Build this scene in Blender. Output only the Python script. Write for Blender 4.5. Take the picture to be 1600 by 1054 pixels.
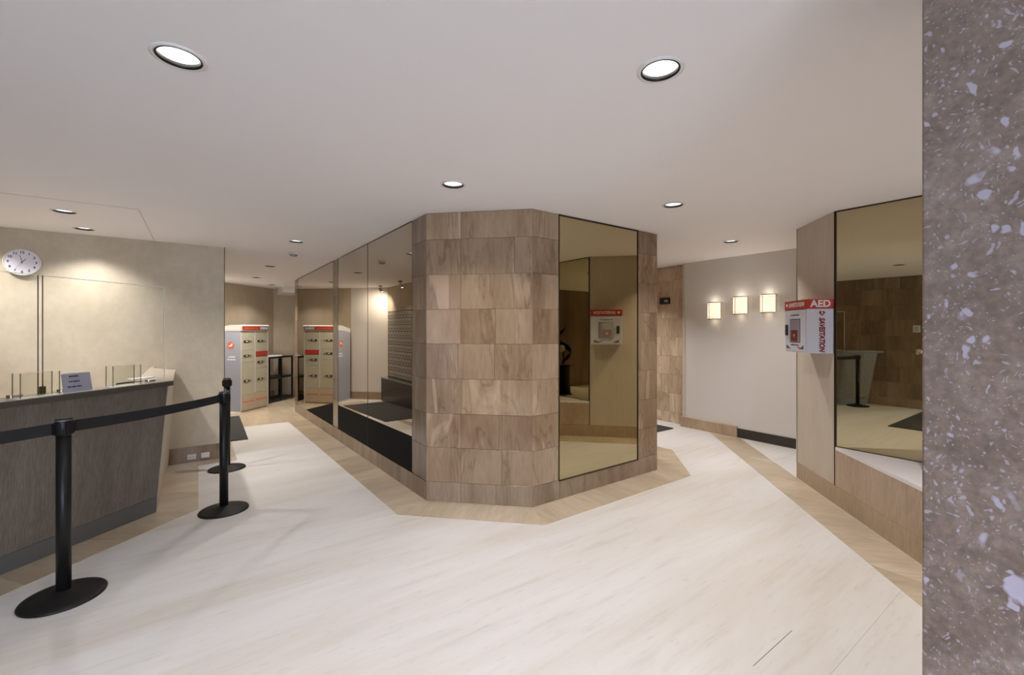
import bpy, math, random
from mathutils import Vector, Matrix
from mathutils.geometry import tessellate_polygon
random.seed(7)
for o in list(bpy.data.objects): bpy.data.objects.remove(o)
S = bpy.context.scene
COL = S.collection
PI = math.pi
R = math.radians

# ------------------------------------------------------------------ camera, world, exposure
# world axes follow the building grid: X and Y along the walls, floor near the desk at z = 0
H = 2.48                      # ceiling height
EYE = 1.48
cam_d = bpy.data.cameras.new('camera')
cam = bpy.data.objects.new('camera', cam_d); COL.objects.link(cam)
cam.location = (0, 0, EYE)
cam.rotation_euler = (R(90), 0, R(-35.6))
cam_d.sensor_width = 36
cam_d.lens = 36*683/1600
cam_d.shift_y = -13/1600
cam_d.clip_start = 0.05
S.camera = cam

w = bpy.data.worlds.new('daylight'); S.world = w; w.use_nodes = True
bg = w.node_tree.nodes['Background']
bg.inputs[0].default_value = (0.70, 0.80, 1.0, 1); bg.inputs[1].default_value = 15.0

S.view_settings.view_transform = 'Standard'
S.view_settings.look = 'None'
S.view_settings.gamma = 1
S.view_settings.use_curve_mapping = False
S.view_settings.exposure = 0.32

LAMP_W = 7.5                 # watts of one ceiling downlight
WARM = (1.0, 0.91, 0.79)
NEUT = (1.0, 0.955, 0.93)

# ------------------------------------------------------------------ helpers
def fz(u, v):
    """floor height: a gentle ramp runs down the passage to the mail room"""
    if v > 3.5 and (u < 1.62 or v > 9.7):
        return -0.031*(min(v, 10.3)-3.5)
    return 0.0

class MB:
    def __init__(s): s.v = []; s.f = []; s.sm = []
    def add(s, vs, fs, smooth=False):
        n = len(s.v); s.v += [tuple(p) for p in vs]
        s.f += [tuple(i+n for i in f) for f in fs]; s.sm += [smooth]*len(fs); return s
    def box(s, x0, x1, y0, y1, z0, z1):
        return s.add([(x0,y0,z0),(x1,y0,z0),(x1,y1,z0),(x0,y1,z0),(x0,y0,z1),(x1,y0,z1),(x1,y1,z1),(x0,y1,z1)],
                     [(3,2,1,0),(4,5,6,7),(0,1,5,4),(1,2,6,5),(2,3,7,6),(3,0,4,7)])
    def cbox(s, x0, x1, y0, y1, z0, z1, b):
        """box with all edges chamfered by b"""
        P = []; idx = {}
        X = (x0,x1); Y = (y0,y1); Z = (z0,z1); sg = (1,-1)
        for i in (0,1):
            for j in (0,1):
                for k in (0,1):
                    for a in range(3):
                        p = [X[i]+sg[i]*b, Y[j]+sg[j]*b, Z[k]+sg[k]*b]
                        p[a] = (X,Y,Z)[a][(i,j,k)[a]]
                        idx[i,j,k,a] = len(P); P.append(tuple(p))
        F = []
        for a in range(3):
            b1, c1 = [(1,2),(0,2),(0,1)][a]
            for e in (0,1):
                q = []
                for (m, n) in ((0,0),(1,0),(1,1),(0,1)):
                    t = [0,0,0]; t[a] = e; t[b1] = m; t[c1] = n
                    q.append(idx[t[0],t[1],t[2],a])
                F.append(q)
        for a in range(3):
            b1, c1 = [(1,2),(0,2),(0,1)][a]
            for m in (0,1):
                for n in (0,1):
                    t0 = [0,0,0]; t1 = [0,0,0]; t1[a] = 1
                    t0[b1] = t1[b1] = m; t0[c1] = t1[c1] = n
                    F.append([idx[(*t0,b1)], idx[(*t1,b1)], idx[(*t1,c1)], idx[(*t0,c1)]])
        for i in (0,1):
            for j in (0,1):
                for k in (0,1):
                    F.append([idx[i,j,k,0], idx[i,j,k,1], idx[i,j,k,2]])
        c = Vector(((x0+x1)/2, (y0+y1)/2, (z0+z1)/2))
        G = []
        for f in F:
            pts = [Vector(P[i]) for i in f]
            nrm = (pts[1]-pts[0]).cross(pts[2]-pts[0])
            if nrm.dot(sum(pts, Vector())/len(pts)-c) < 0: f = f[::-1]
            G.append(tuple(f))
        return s.add(P, G)
    def prism(s, pts, z0, z1):
        """vertical prism; z0, z1 numbers or functions of (x, y)"""
        a = sum(pts[i][0]*pts[(i+1)%len(pts)][1]-pts[(i+1)%len(pts)][0]*pts[i][1] for i in range(len(pts)))
        if a < 0: pts = pts[::-1]
        n = len(pts)
        g0 = z0 if callable(z0) else (lambda x, y: z0)
        g1 = z1 if callable(z1) else (lambda x, y: z1)
        vs = [(x,y,g0(x,y)) for x,y in pts]+[(x,y,g1(x,y)) for x,y in pts]
        fs = [tuple(range(n))[::-1], tuple(range(n,2*n))]+[(i,(i+1)%n,(i+1)%n+n,i+n) for i in range(n)]
        return s.add(vs, fs)
    def lathe(s, prof, c=(0,0,0), n=32, caps=True, smooth=True):
        vs = []; fs = []
        for r, z in prof:
            for k in range(n):
                t = 2*PI*k/n
                vs.append((c[0]+r*math.cos(t), c[1]+r*math.sin(t), c[2]+z))
        m = len(prof)
        for i in range(m-1):
            for k in range(n):
                fs.append((i*n+k, i*n+(k+1)%n, (i+1)*n+(k+1)%n, (i+1)*n+k))
        s.add(vs, fs, smooth)
        if caps:
            b = len(s.v)-len(vs)
            s.f += [tuple(b+k for k in range(n))[::-1], tuple(b+(m-1)*n+k for k in range(n))]; s.sm += [False, False]
        return s
    def tube(s, path, r, n=10, caps=True):
        vs = []; fs = []
        path = [Vector(p) for p in path]
        for i, p in enumerate(path):
            t = (path[min(i+1,len(path)-1)]-path[max(i-1,0)]).normalized()
            a = Vector((0,0,1)) if abs(t.z) < .9 else Vector((1,0,0))
            x = t.cross(a).normalized(); y = t.cross(x)
            rr = r[i] if isinstance(r, (list,tuple)) else r
            for k in range(n):
                q = 2*PI*k/n
                vs.append(p+x*math.cos(q)*rr+y*math.sin(q)*rr)
        for i in range(len(path)-1):
            for k in range(n):
                fs.append((i*n+k, i*n+(k+1)%n, (i+1)*n+(k+1)%n, (i+1)*n+k))
        s.add(vs, fs, True)
        if caps:
            b = len(s.v)-len(vs); m = len(path)
            s.f += [tuple(b+k for k in range(n))[::-1], tuple(b+(m-1)*n+k for k in range(n))]; s.sm += [False, False]
        return s
    def mesh(s, name, mat):
        me = bpy.data.meshes.new(name); me.from_pydata(s.v, [], s.f)
        me.polygons.foreach_set('use_smooth', s.sm); me.update()
        if mat: me.materials.append(mat)
        return me
    def build(s, name, mat, parent=None, loc=(0,0,0), rz=0, label=None):
        return place(name, s.mesh(name, mat), parent, loc, rz, label)

def place(name, me, parent=None, loc=(0,0,0), rz=0, label=None):
    o = bpy.data.objects.new(name, me); COL.objects.link(o)
    o.location = loc; o.rotation_euler = (0,0,rz)
    if parent: o.parent = parent
    if label: o['label'] = label
    return o
def struct(o, label=None, cat=None):
    o['kind'] = 'structure'
    if label: o['label'] = label
    if cat: o['category'] = cat
    return o
def tag(o, label, cat, group=None):
    o['label'] = label; o['category'] = cat
    if group: o['group'] = group
    return o
def thing(name, label, cat, loc=(0,0,0), rz=0, group=None):
    o = bpy.data.objects.new(name, None); COL.objects.link(o)
    o.location = loc; o.rotation_euler = (0,0,rz); o.empty_display_size = .1
    return tag(o, label, cat, group)
def children(o): return [c for c in bpy.data.objects if c.parent == o]
def copy_tree(o, parent=None):
    c = o.copy(); COL.objects.link(c); c.parent = parent
    for ch in children(o): copy_tree(ch, c)
    return c
def lettering(body, size, mat, parent, loc, right=(1,0,0), up=(0,0,1), align='CENTER', ext=.0006, name='lettering', sx=1.0, shear=0.0, bold=0.0):
    cu = bpy.data.curves.new('txt', 'FONT'); cu.body = body; cu.size = size
    cu.align_x = align; cu.align_y = 'CENTER'; cu.extrude = ext; cu.shear = shear
    cu.resolution_u = 3; cu.offset = bold
    t = bpy.data.objects.new('txt', cu); COL.objects.link(t)
    bpy.context.view_layer.update()
    me = bpy.data.meshes.new_from_object(t.evaluated_get(bpy.context.evaluated_depsgraph_get()))
    bpy.data.objects.remove(t); bpy.data.curves.remove(cu)
    r = Vector(right).normalized(); q = Vector(up).normalized(); n = r.cross(q)
    M = Matrix(((r.x*sx,q.x,n.x,0),(r.y*sx,q.y,n.y,0),(r.z*sx,q.z,n.z,0),(0,0,0,1)))
    me.transform(M); me.materials.clear(); me.materials.append(mat)
    return place(name, me, parent, loc)

def print_line(wd, ht, mat, parent, loc, right=(1,0,0), up=(0,0,1), name='printed_line'):
    """a line of print too small to read: a row of short upright strokes and blocks"""
    rr = Vector(right).normalized(); uu = Vector(up).normalized(); nn = rr.cross(uu)*.0008
    m = MB(); x = -wd/2
    while x < wd/2-.2*ht:
        w_ = min(ht*random.uniform(.35,.8), wd/2-x); h0 = -ht/2; h1 = ht/2*random.uniform(.55,1)
        p = [rr*x+uu*h0, rr*(x+w_)+uu*h0, rr*(x+w_)+uu*h1, rr*x+uu*h1]
        m.add(p+[q+nn for q in p], [(0,3,2,1),(4,5,6,7),(0,1,5,4),(1,2,6,5),(2,3,7,6),(3,0,4,7)])
        x += w_+ht*random.choice((.16,.16,.16,.5))
    return m.build(name, mat, parent, loc)

# ------------------------------------------------------------------ materials
def mat_new(name):
    m = bpy.data.materials.new(name); m.use_nodes = True
    nt = m.node_tree; b = nt.nodes['Principled BSDF']
    return m, nt, b
def plain(name, col, rough=.5, metal=0., spec=.5, bump=0., bscale=200., var=0.):
    m, nt, b = mat_new(name)
    b.inputs['Base Color'].default_value = (*col, 1); b.inputs['Roughness'].default_value = rough
    b.inputs['Metallic'].default_value = metal; b.inputs['Specular IOR Level'].default_value = spec
    tc = nt.nodes.new('ShaderNodeTexCoord'); nz = nt.nodes.new('ShaderNodeTexNoise')
    nz.inputs['Scale'].default_value = bscale; nz.inputs['Detail'].default_value = 3
    nt.links.new(tc.outputs['Object'], nz.inputs['Vector'])
    if var:
        mx = nt.nodes.new('ShaderNodeMix'); mx.data_type = 'RGBA'
        mx.inputs[6].default_value = (*[c*(1-var) for c in col], 1); mx.inputs[7].default_value = (*[min(1,c*(1+var)) for c in col], 1)
        nt.links.new(nz.outputs[0], mx.inputs[0]); nt.links.new(mx.outputs[2], b.inputs['Base Color'])
    if bump:
        bp = nt.nodes.new('ShaderNodeBump'); bp.inputs['Strength'].default_value = bump; bp.inputs['Distance'].default_value = .002
        nt.links.new(nz.outputs[0], bp.inputs['Height']); nt.links.new(bp.outputs[0], b.inputs['Normal'])
    return m
def emit(name, col, strength):
    m, nt, b = mat_new(name)
    b.inputs['Base Color'].default_value = (*col, 1); b.inputs['Emission Color'].default_value = (*col, 1)
    b.inputs['Emission Strength'].default_value = strength; b.inputs['Roughness'].default_value = .4
    return m
def ramp(nt, stops):
    r = nt.nodes.new('ShaderNodeValToRGB'); e = r.color_ramp.elements
    while len(e) < len(stops): e.new(.5)
    for i, (p, c) in enumerate(stops): e[i].position = p; e[i].color = (*c, 1)
    return r
def noise(nt, vec, scale, detail=5, rough=.55, dist=0.):
    n = nt.nodes.new('ShaderNodeTexNoise'); n.inputs['Scale'].default_value = scale
    n.inputs['Detail'].default_value = detail; n.inputs['Roughness'].default_value = rough; n.inputs['Distortion'].default_value = dist
    nt.links.new(vec, n.inputs['Vector']); return n
def mapping(nt, vec, scale, rot=(0,0,0)):
    m = nt.nodes.new('ShaderNodeMapping'); m.inputs['Scale'].default_value = scale; m.inputs['Rotation'].default_value = rot
    nt.links.new(vec, m.inputs['Vector']); return m.outputs[0]
def mixc(nt, fac, a, b, mode='MIX'):
    x = nt.nodes.new('ShaderNodeMix'); x.data_type = 'RGBA'; x.blend_type = mode
    for sock, val in ((0,fac),(6,a),(7,b)):
        if isinstance(val, (int,float)): x.inputs[sock].default_value = val
        elif isinstance(val, tuple): x.inputs[sock].default_value = (*val, 1)
        else: nt.links.new(val, x.inputs[sock])
    return x.outputs[2]

def stone(name, dark, mid, light, scale, rough, spread=.16, coord='Object', veins=False):
    """veined stone; veins run along the axis with the small scale factor; every piece differs"""
    m, nt, b = mat_new(name)
    tc = nt.nodes.new('ShaderNodeTexCoord'); oi = nt.nodes.new('ShaderNodeObjectInfo')
    mul = nt.nodes.new('ShaderNodeMath'); mul.operation = 'MULTIPLY'; mul.inputs[1].default_value = 41.0
    nt.links.new(oi.outputs['Random'], mul.inputs[0])
    add = nt.nodes.new('ShaderNodeVectorMath'); add.operation = 'ADD'
    nt.links.new(tc.outputs[coord], add.inputs[0]); nt.links.new(mul.outputs[0], add.inputs[1])
    v1 = mapping(nt, add.outputs[0], scale)
    n1 = noise(nt, v1, 1.0, 7, .62, .6)
    n2 = noise(nt, mapping(nt, add.outputs[0], tuple(s*.32 for s in scale)), 1.0, 3, .5, .8)
    n3 = noise(nt, mapping(nt, add.outputs[0], tuple(s*5 for s in scale)), 1.0, 3, .6)
    c1 = ramp(nt, [(.28,dark),(.5,mid),(.74,light)]); nt.links.new(n1.outputs[0], c1.inputs[0])
    c2 = ramp(nt, [(.35,dark),(.5,mid),(.68,light)]); nt.links.new(n2.outputs[0], c2.inputs[0])
    col = mixc(nt, .5, c1.outputs[0], c2.outputs[0])
    c3 = ramp(nt, [(.3,(.86,.86,.86)),(.7,(1.08,1.08,1.08))]); nt.links.new(n3.outputs[0], c3.inputs[0])
    col = mixc(nt, 1.0, col, c3.outputs[0], 'MULTIPLY')
    if veins:
        n4 = noise(nt, mapping(nt, add.outputs[0], tuple(s_*.55 for s_ in scale)), 1.0, 4, .55, 1.6)
        vr = ramp(nt, [(.0,(0,0,0)),(.535,(0,0,0)),(.555,(1,1,1)),(.575,(0,0,0)),(1,(0,0,0))]); nt.links.new(n4.outputs[0], vr.inputs[0])
        dk = nt.nodes.new('ShaderNodeMath'); dk.operation = 'MULTIPLY'; dk.inputs[1].default_value = .45; nt.links.new(vr.outputs[0], dk.inputs[0])
        col = mixc(nt, dk.outputs[0], col, tuple(c_*.6 for c_ in dark))
        vl = ramp(nt, [(.0,(0,0,0)),(.60,(0,0,0)),(.66,(1,1,1)),(1,(1,1,1))]); nt.links.new(n4.outputs[0], vl.inputs[0])
        lk_ = nt.nodes.new('ShaderNodeMath'); lk_.operation = 'MULTIPLY'; lk_.inputs[1].default_value = .5; nt.links.new(vl.outputs[0], lk_.inputs[0])
        col = mixc(nt, lk_.outputs[0], col, tuple(min(1,c_*1.25) for c_ in light))
    mr = nt.nodes.new('ShaderNodeMapRange'); mr.inputs[3].default_value = 1-spread; mr.inputs[4].default_value = 1+spread
    nt.links.new(oi.outputs['Random'], mr.inputs[0])
    hv = nt.nodes.new('ShaderNodeHueSaturation'); nt.links.new(mr.outputs[0], hv.inputs['Value']); nt.links.new(col, hv.inputs['Color'])
    nt.links.new(hv.outputs[0], b.inputs['Base Color'])
    b.inputs['Roughness'].default_value = rough
    bp = nt.nodes.new('ShaderNodeBump'); bp.inputs['Strength'].default_value = .05; bp.inputs['Distance'].default_value = .001
    nt.links.new(n1.outputs[0], bp.inputs['Height']); nt.links.new(bp.outputs[0], b.inputs['Normal'])
    return m

M = {}
M['tile']   = stone('brown_travertine', (.215,.132,.077), (.335,.23,.142), (.44,.325,.22), (7,7,1.4), .10, .08, veins=True)
M['tile_d'] = stone('walnut_travertine', (.15,.10,.063), (.23,.162,.106), (.31,.23,.16), (9,9,1.3), .16, .10)
M['tile_h'] = stone('honey_travertine', (.42,.31,.20), (.56,.43,.295), (.68,.55,.41), (8,8,1.5), .25, .06, veins=True)
M['base']   = stone('base_travertine', (.20,.135,.085), (.30,.215,.15), (.38,.285,.205), (10,10,2), .14, .08)
M['dado']   = stone('dado_travertine', (.40,.29,.195), (.47,.35,.24), (.54,.415,.295), (7,7,2), .30, .05)
M['border'] = stone('tan_border_stone', (.36,.285,.19), (.46,.375,.27), (.57,.485,.37), (7,1.2,7), .28, .08)

def floor_mat():
    m, nt, b = mat_new('pale_veined_limestone')
    tc = nt.nodes.new('ShaderNodeTexCoord'); P = tc.outputs['Object']
    rot = (0,0,R(9))
    n1 = noise(nt, mapping(nt, P, (1.3,14,1), rot), 1.0, 8, .68, .35)
    n2 = noise(nt, mapping(nt, P, (.35,1.6,1), rot), 1.0, 4, .5, .6)
    n3 = noise(nt, mapping(nt, P, (9,40,1), rot), 1.0, 4, .65)
    c1 = ramp(nt, [(.28,(.44,.39,.315)),(.45,(.575,.545,.505)),(.70,(.63,.615,.60))]); nt.links.new(n1.outputs[0], c1.inputs[0])
    c2 = ramp(nt, [(.32,(.515,.465,.395)),(.56,(.64,.632,.628))]); nt.links.new(n2.outputs[0], c2.inputs[0])
    col = mixc(nt, .55, c1.outputs[0], c2.outputs[0])
    c3 = ramp(nt, [(.28,(.86,.84,.80)),(.42,(1,1,1))]); nt.links.new(n3.outputs[0], c3.inputs[0])
    col = mixc(nt, .8, col, c3.outputs[0], 'MULTIPLY')
    nt.links.new(col, b.inputs['Base Color']); b.inputs['Roughness'].default_value = .42
    b.inputs['Specular IOR Level'].default_value = .35
    bp = nt.nodes.new('ShaderNodeBump'); bp.inputs['Strength'].default_value = .08; bp.inputs['Distance'].default_value = .001
    nt.links.new(n3.outputs[0], bp.inputs['Height']); nt.links.new(bp.outputs[0], b.inputs['Normal'])
    return m
M['floor'] = floor_mat()

def wallpaper(name, a, bcol, vert=False):
    m, nt, b = mat_new(name)
    tc = nt.nodes.new('ShaderNodeTexCoord')
    n1 = noise(nt, mapping(nt, tc.outputs['Object'], (3,3,2.2)), 1.0, 6, .6, .4)
    n2 = noise(nt, mapping(nt, tc.outputs['Object'], (60,60,3) if vert else (16,16,12)), 1.0, 4, .6)
    c = ramp(nt, [(.3,a),(.7,bcol)]); nt.links.new(n1.outputs[0], c.inputs[0])
    c2 = ramp(nt, [(.3,(.93,.93,.93)),(.7,(1.04,1.04,1.04))]); nt.links.new(n2.outputs[0], c2.inputs[0])
    nt.links.new(mixc(nt, 1., c.outputs[0], c2.outputs[0], 'MULTIPLY'), b.inputs['Base Color'])
    b.inputs['Roughness'].default_value = .55; b.inputs['Specular IOR Level'].default_value = .3
    return m
M['paper']  = wallpaper('olive_beige_wallcovering', (.48,.415,.31), (.57,.50,.385))
M['mailwall'] = wallpaper('beige_wallcovering', (.46,.38,.275), (.53,.445,.33), True)
M['panel']  = wallpaper('cream_fabric_panel', (.57,.495,.405), (.62,.545,.45), True)
M['grey']   = plain('pale_grey_paint', (.66,.63,.60), .6, bump=.03)
M['ceil']   = plain('ceiling_paint', (.95,.922,.92), .7, bump=.02, bscale=60)
M['steelpaint'] = plain('grey_sealant', (.42,.40,.37), .6)
M['white']  = plain('white_paint', (.82,.81,.79), .4)
M['black']  = plain('black_plastic', (.007,.007,.0075), .42, spec=.3, bump=.05)
M['blackrub'] = plain('black_textured_metal', (.009,.009,.009), .5, spec=.3, bump=.25, bscale=400)
M['belt']   = plain('black_webbing', (.010,.010,.011), .85, bump=.3, bscale=900)
M['chrome'] = plain('brushed_chrome', (.62,.60,.58), .22, 1.)
M['darkmet'] = plain('dark_bronze_trim', (.06,.045,.035), .35, .8)
M['kick']   = plain('grey_metal_kick', (.13,.13,.125), .4, .3)
M['steel']  = plain('mailbox_steel', (.36,.33,.29), .42, .75)
M['bench']  = plain('black_brown_laminate', (.035,.030,.026), .35)
M['mat']    = plain('charcoal_carpet', (.030,.030,.031), .95, bump=.6, bscale=500, var=.3)
M['paper_w'] = plain('paper', (.78,.78,.80), .7)
M['paper_g'] = plain('grey_card', (.36,.35,.40), .6)
M['red']    = plain('red_print', (.50,.045,.03), .45)
M['heart']  = plain('dark_red_print', (.22,.012,.015), .5)
M['orange'] = plain('orange_red_print', (.72,.15,.07), .5)
M['ink']    = plain('black_ink', (.02,.02,.025), .6)
M['inkw']   = plain('white_ink', (.85,.85,.85), .6)
M['cabinet'] = plain('white_enamel', (.66,.67,.76), .35)
M['lockgrey'] = plain('blue_grey_locker_side', (.34,.36,.43), .45, var=.08, bscale=3)
M['lockcream'] = plain('cream_locker_door', (.50,.48,.36), .45)
M['locktan'] = plain('tan_locker_plinth', (.50,.42,.31), .45, var=.06, bscale=6)
M['lockwhite'] = plain('white_locker_frame', (.62,.61,.59), .4)
M['olive']  = plain('olive_plastic', (.20,.24,.06), .5)
M['ledge']  = plain('pale_pink_stone_ledge', (.80,.76,.77), .25, var=.04, bscale=8)
M['mat_reflect'] = plain('painted_mat_reflection', (.010,.010,.009), .7, spec=.08)  # flat black painted in for dark mats reflected low in the mirror
M['clockface'] = plain('clock_face', (.72,.70,.76), .5)
M['clockrim'] = plain('clock_rim', (.66,.63,.56), .35)
M['outlet'] = plain('outlet_plastic', (.70,.67,.66), .4)
M['reflector'] = emit('lamp_reflector', (.95,.93,.90), .75)
M['lens']   = emit('lamp_lens', (1.0,.97,.93), 3.0)
M['tubelens'] = emit('lamp_tube', (1.0,.98,.95), 2.0)
M['shade']  = emit('sconce_glass', (1.0,.85,.62), .75)
M['ball']   = plain('white_ceramic', (.80,.78,.74), .3)
M['concrete'] = plain('pavement', (.40,.40,.41), .8, bump=.2, bscale=30)

def laminate():
    m, nt, b = mat_new('grey_brown_grained_laminate')
    tc = nt.nodes.new('ShaderNodeTexCoord')
    n1 = noise(nt, mapping(nt, tc.outputs['Object'], (130,130,1.2)), 1.0, 5, .6)
    n2 = noise(nt, mapping(nt, tc.outputs['Object'], (14,14,.6)), 1.0, 3, .5)
    c = ramp(nt, [(.3,(.115,.092,.068)),(.7,(.20,.168,.135))]); nt.links.new(n1.outputs[0], c.inputs[0])
    c2 = ramp(nt, [(.3,(.85,.85,.85)),(.7,(1.1,1.1,1.1))]); nt.links.new(n2.outputs[0], c2.inputs[0])
    nt.links.new(mixc(nt, 1., c.outputs[0], c2.outputs[0], 'MULTIPLY'), b.inputs['Base Color'])
    b.inputs['Roughness'].default_value = .5; return m
M['lam'] = laminate()
M['slab'] = plain('counter_slab_top', (.34,.29,.235), .38, var=.1, bscale=25)
M['slab_edge'] = plain('counter_slab_edge', (.075,.062,.05), .45)
M['endpanel'] = plain('counter_end_panel', (.50,.44,.36), .5)

def mirror(name, col):
    m, nt, b = mat_new(name)
    b.inputs['Base Color'].default_value = (*col, 1); b.inputs['Metallic'].default_value = 1
    b.inputs['Roughness'].default_value = .012
    return m
M['mir_gold'] = mirror('bronze_mirror', (.50,.43,.27))
M['mir_grey'] = mirror('grey_bronze_mirror', (.52,.46,.38))

def glass(name, tint, edge=False):
    m, nt, b = mat_new(name)
    nt.nodes.remove(b); out = nt.nodes['Material Output']
    tr = nt.nodes.new('ShaderNodeBsdfTransparent'); gl = nt.nodes.new('ShaderNodeBsdfGlossy')
    tr.inputs[0].default_value = (*tint, 1); gl.inputs['Roughness'].default_value = .02
    fa = nt.nodes.new('ShaderNodeLayerWeight'); fa.inputs[0].default_value = .5
    pw = nt.nodes.new('ShaderNodeMath'); pw.operation = 'POWER'; pw.inputs[1].default_value = 4; nt.links.new(fa.outputs['Facing'], pw.inputs[0])
    lw = nt.nodes.new('ShaderNodeMath'); lw.operation = 'MULTIPLY_ADD'; lw.inputs[1].default_value = .5 if edge else .25; lw.inputs[2].default_value = .03 if edge else .012
    nt.links.new(pw.outputs[0], lw.inputs[0])
    mx = nt.nodes.new('ShaderNodeMixShader')
    nt.links.new(lw.outputs[0], mx.inputs[0]); nt.links.new(tr.outputs[0], mx.inputs[1]); nt.links.new(gl.outputs[0], mx.inputs[2])
    nt.links.new(mx.outputs[0], out.inputs[0]); return m
M['glass'] = glass('clear_acrylic', (.985,.99,.98))
M['tinted'] = glass('tinted_door_glass', (.16,.18,.22), True)
M['glassedge'] = plain('acrylic_edge', (.88,.86,.76), .3)
M['glassdark'] = plain('acrylic_edge_dark', (.22,.20,.16), .2)
M['window'] = glass('cabinet_window', (.96,.95,.96))

def fossil():
    m, nt, b = mat_new('fossil_marble')
    tc = nt.nodes.new('ShaderNodeTexCoord'); P = tc.outputs['Object']
    base = noise(nt, P, 7.0, 8, .72, .4)
    c = ramp(nt, [(.3,(.15,.112,.09)),(.5,(.215,.165,.135)),(.72,(.32,.26,.225))]); nt.links.new(base.outputs[0], c.inputs[0])
    fine = noise(nt, P, 60, 4, .6)
    cf = ramp(nt, [(.35,(.8,.8,.8)),(.65,(1.15,1.15,1.15))]); nt.links.new(fine.outputs[0], cf.inputs[0])
    col = mixc(nt, 1., c.outputs[0], cf.outputs[0], 'MULTIPLY')
    warp = noise(nt, P, 12, 3, .5)
    wv = nt.nodes.new('ShaderNodeVectorMath'); wv.operation = 'MULTIPLY_ADD'
    nt.links.new(warp.outputs['Color'], wv.inputs[0]); wv.inputs[1].default_value = (.10,.10,.12); nt.links.new(P, wv.inputs[2])
    for sc, th, k in (((15,15,7.5),.34,.9),((30,30,19),.30,.85),((75,75,60),.33,.6),((150,150,120),.36,.5)):
        vo = nt.nodes.new('ShaderNodeTexVoronoi'); vo.inputs['Scale'].default_value = 1.0
        nt.links.new(mapping(nt, wv.outputs[0], sc), vo.inputs['Vector'])
        # a random few of the cells carry a pale shell fragment
        sp = nt.nodes.new('ShaderNodeSeparateColor'); nt.links.new(vo.outputs['Color'], sp.inputs[0])
        gt = nt.nodes.new('ShaderNodeMath'); gt.operation = 'GREATER_THAN'; gt.inputs[1].default_value = .58; nt.links.new(sp.outputs[0], gt.inputs[0])
        mr = nt.nodes.new('ShaderNodeMapRange'); mr.inputs[1].default_value = th*.85; mr.inputs[2].default_value = th*.6
        mr.inputs[3].default_value = 0; mr.inputs[4].default_value = k; nt.links.new(vo.outputs['Distance'], mr.inputs[0])
        mu = nt.nodes.new('ShaderNodeMath'); mu.operation = 'MULTIPLY'; nt.links.new(gt.outputs[0], mu.inputs[0]); nt.links.new(mr.outputs[0], mu.inputs[1])
        col = mixc(nt, mu.outputs[0], col, (.46,.43,.53))
    nt.links.new(col, b.inputs['Base Color']); b.inputs['Roughness'].default_value = .3
    return m
M['fossil'] = fossil()

# ------------------------------------------------------------------ floor
fl = MB()
def fquad(pts): fl.add([(x,y,z) for x,y,z in pts], [tuple(range(len(pts)))])
fquad([(-2.3,-2.8,0),(6.3,-2.8,0),(6.3,3.5,0),(-2.3,3.5,0)])
fquad([(1.6,3.5,0),(6.3,3.5,0),(6.3,9.4,0),(1.6,9.4,0)])
zr = -0.031*6.8
fquad([(-2.3,3.5,0),(1.62,3.5,0),(1.62,10.3,zr),(-2.3,10.3,zr)])
fquad([(-2.3,10.3,zr),(2.9,10.3,zr),(2.9,12.6,zr),(-2.3,12.6,zr)])
fquad([(1.62,9.6,-0.031*6.1),(2.9,9.6,-0.031*6.1),(2.9,10.3,zr),(1.62,10.3,zr)])
floor = struct(fl.build('floor', M['floor']), 'pale veined limestone floor with tan stone borders', 'floor')
def border(inner, outer, step=.62):
    """one strip of tan border slabs between two edge lines (start point, end point each)"""
    (a0,a1),(b0,b1) = inner, outer
    a0,a1,b0,b1 = map(Vector, (a0,a1,b0,b1))
    n = max(1, round(max((a1-a0).length, (b1-b0).length)/step))
    g = .0015
    L = max((a1-a0).length, .01)
    for i in range(n):
        t0 = i/n + (g/L if i else 0); t1 = (i+1)/n - (g/L if i < n-1 else 0)
        pts = [a0.lerp(a1,t0), a0.lerp(a1,t1), b0.lerp(b1,t1), b0.lerp(b1,t0)]
        c = sum(pts, Vector((0,0)))/4
        ang = math.atan2((a1-a0).y, (a1-a0).x)
        cs, sn = math.cos(-ang), math.sin(-ang)
        z0 = fz(c.x, c.y)
        vv = [p.y for p in pts]; nx = 8 if min(vv) < 3.5 < max(vv) else 1
        ny = 4 if nx > 1 else 1
        top = []; bot = []
        for ix in range(nx+1):
            for iy in range(ny+1):
                pp = pts[0].lerp(pts[1], ix/nx).lerp(pts[3].lerp(pts[2], ix/nx), iy/ny); dx = pp-c
                q = (dx.x*cs-dx.y*sn, dx.x*sn+dx.y*cs); h = fz(pp.x, pp.y)-z0
                top.append((*q, h+.0018)); bot.append((*q, h-.004))
        st = ny+1; N = len(top)
        ring = [ix*st for ix in range(nx)]+[nx*st+iy for iy in range(ny)]+[ix*st+ny for ix in range(nx,0,-1)]+[iy for iy in range(ny,0,-1)]
        ccw = sum(top[ring[k]][0]*top[ring[(k+1)%len(ring)]][1]-top[ring[(k+1)%len(ring)]][0]*top[ring[k]][1] for k in range(len(ring))) > 0
        fs = [(ix*st+iy,(ix+1)*st+iy,(ix+1)*st+iy+1,ix*st+iy+1) for ix in range(nx) for iy in range(ny)]
        fs += [(N+ring[k],N+ring[(k+1)%len(ring)],ring[(k+1)%len(ring)],ring[k]) for k in range(len(ring))]
        if not ccw: fs = [f[::-1] for f in fs]
        m = MB(); m.add(top+bot, fs)
        m.build('border_slab', M['border'], floor, (c.x,c.y,z0), ang)
A=(1.595,3.50); B=(2.252,2.851); C=(3.918,2.851); D=(4.398,3.331)
O=.31; q=O*math.tan(PI/8)
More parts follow.
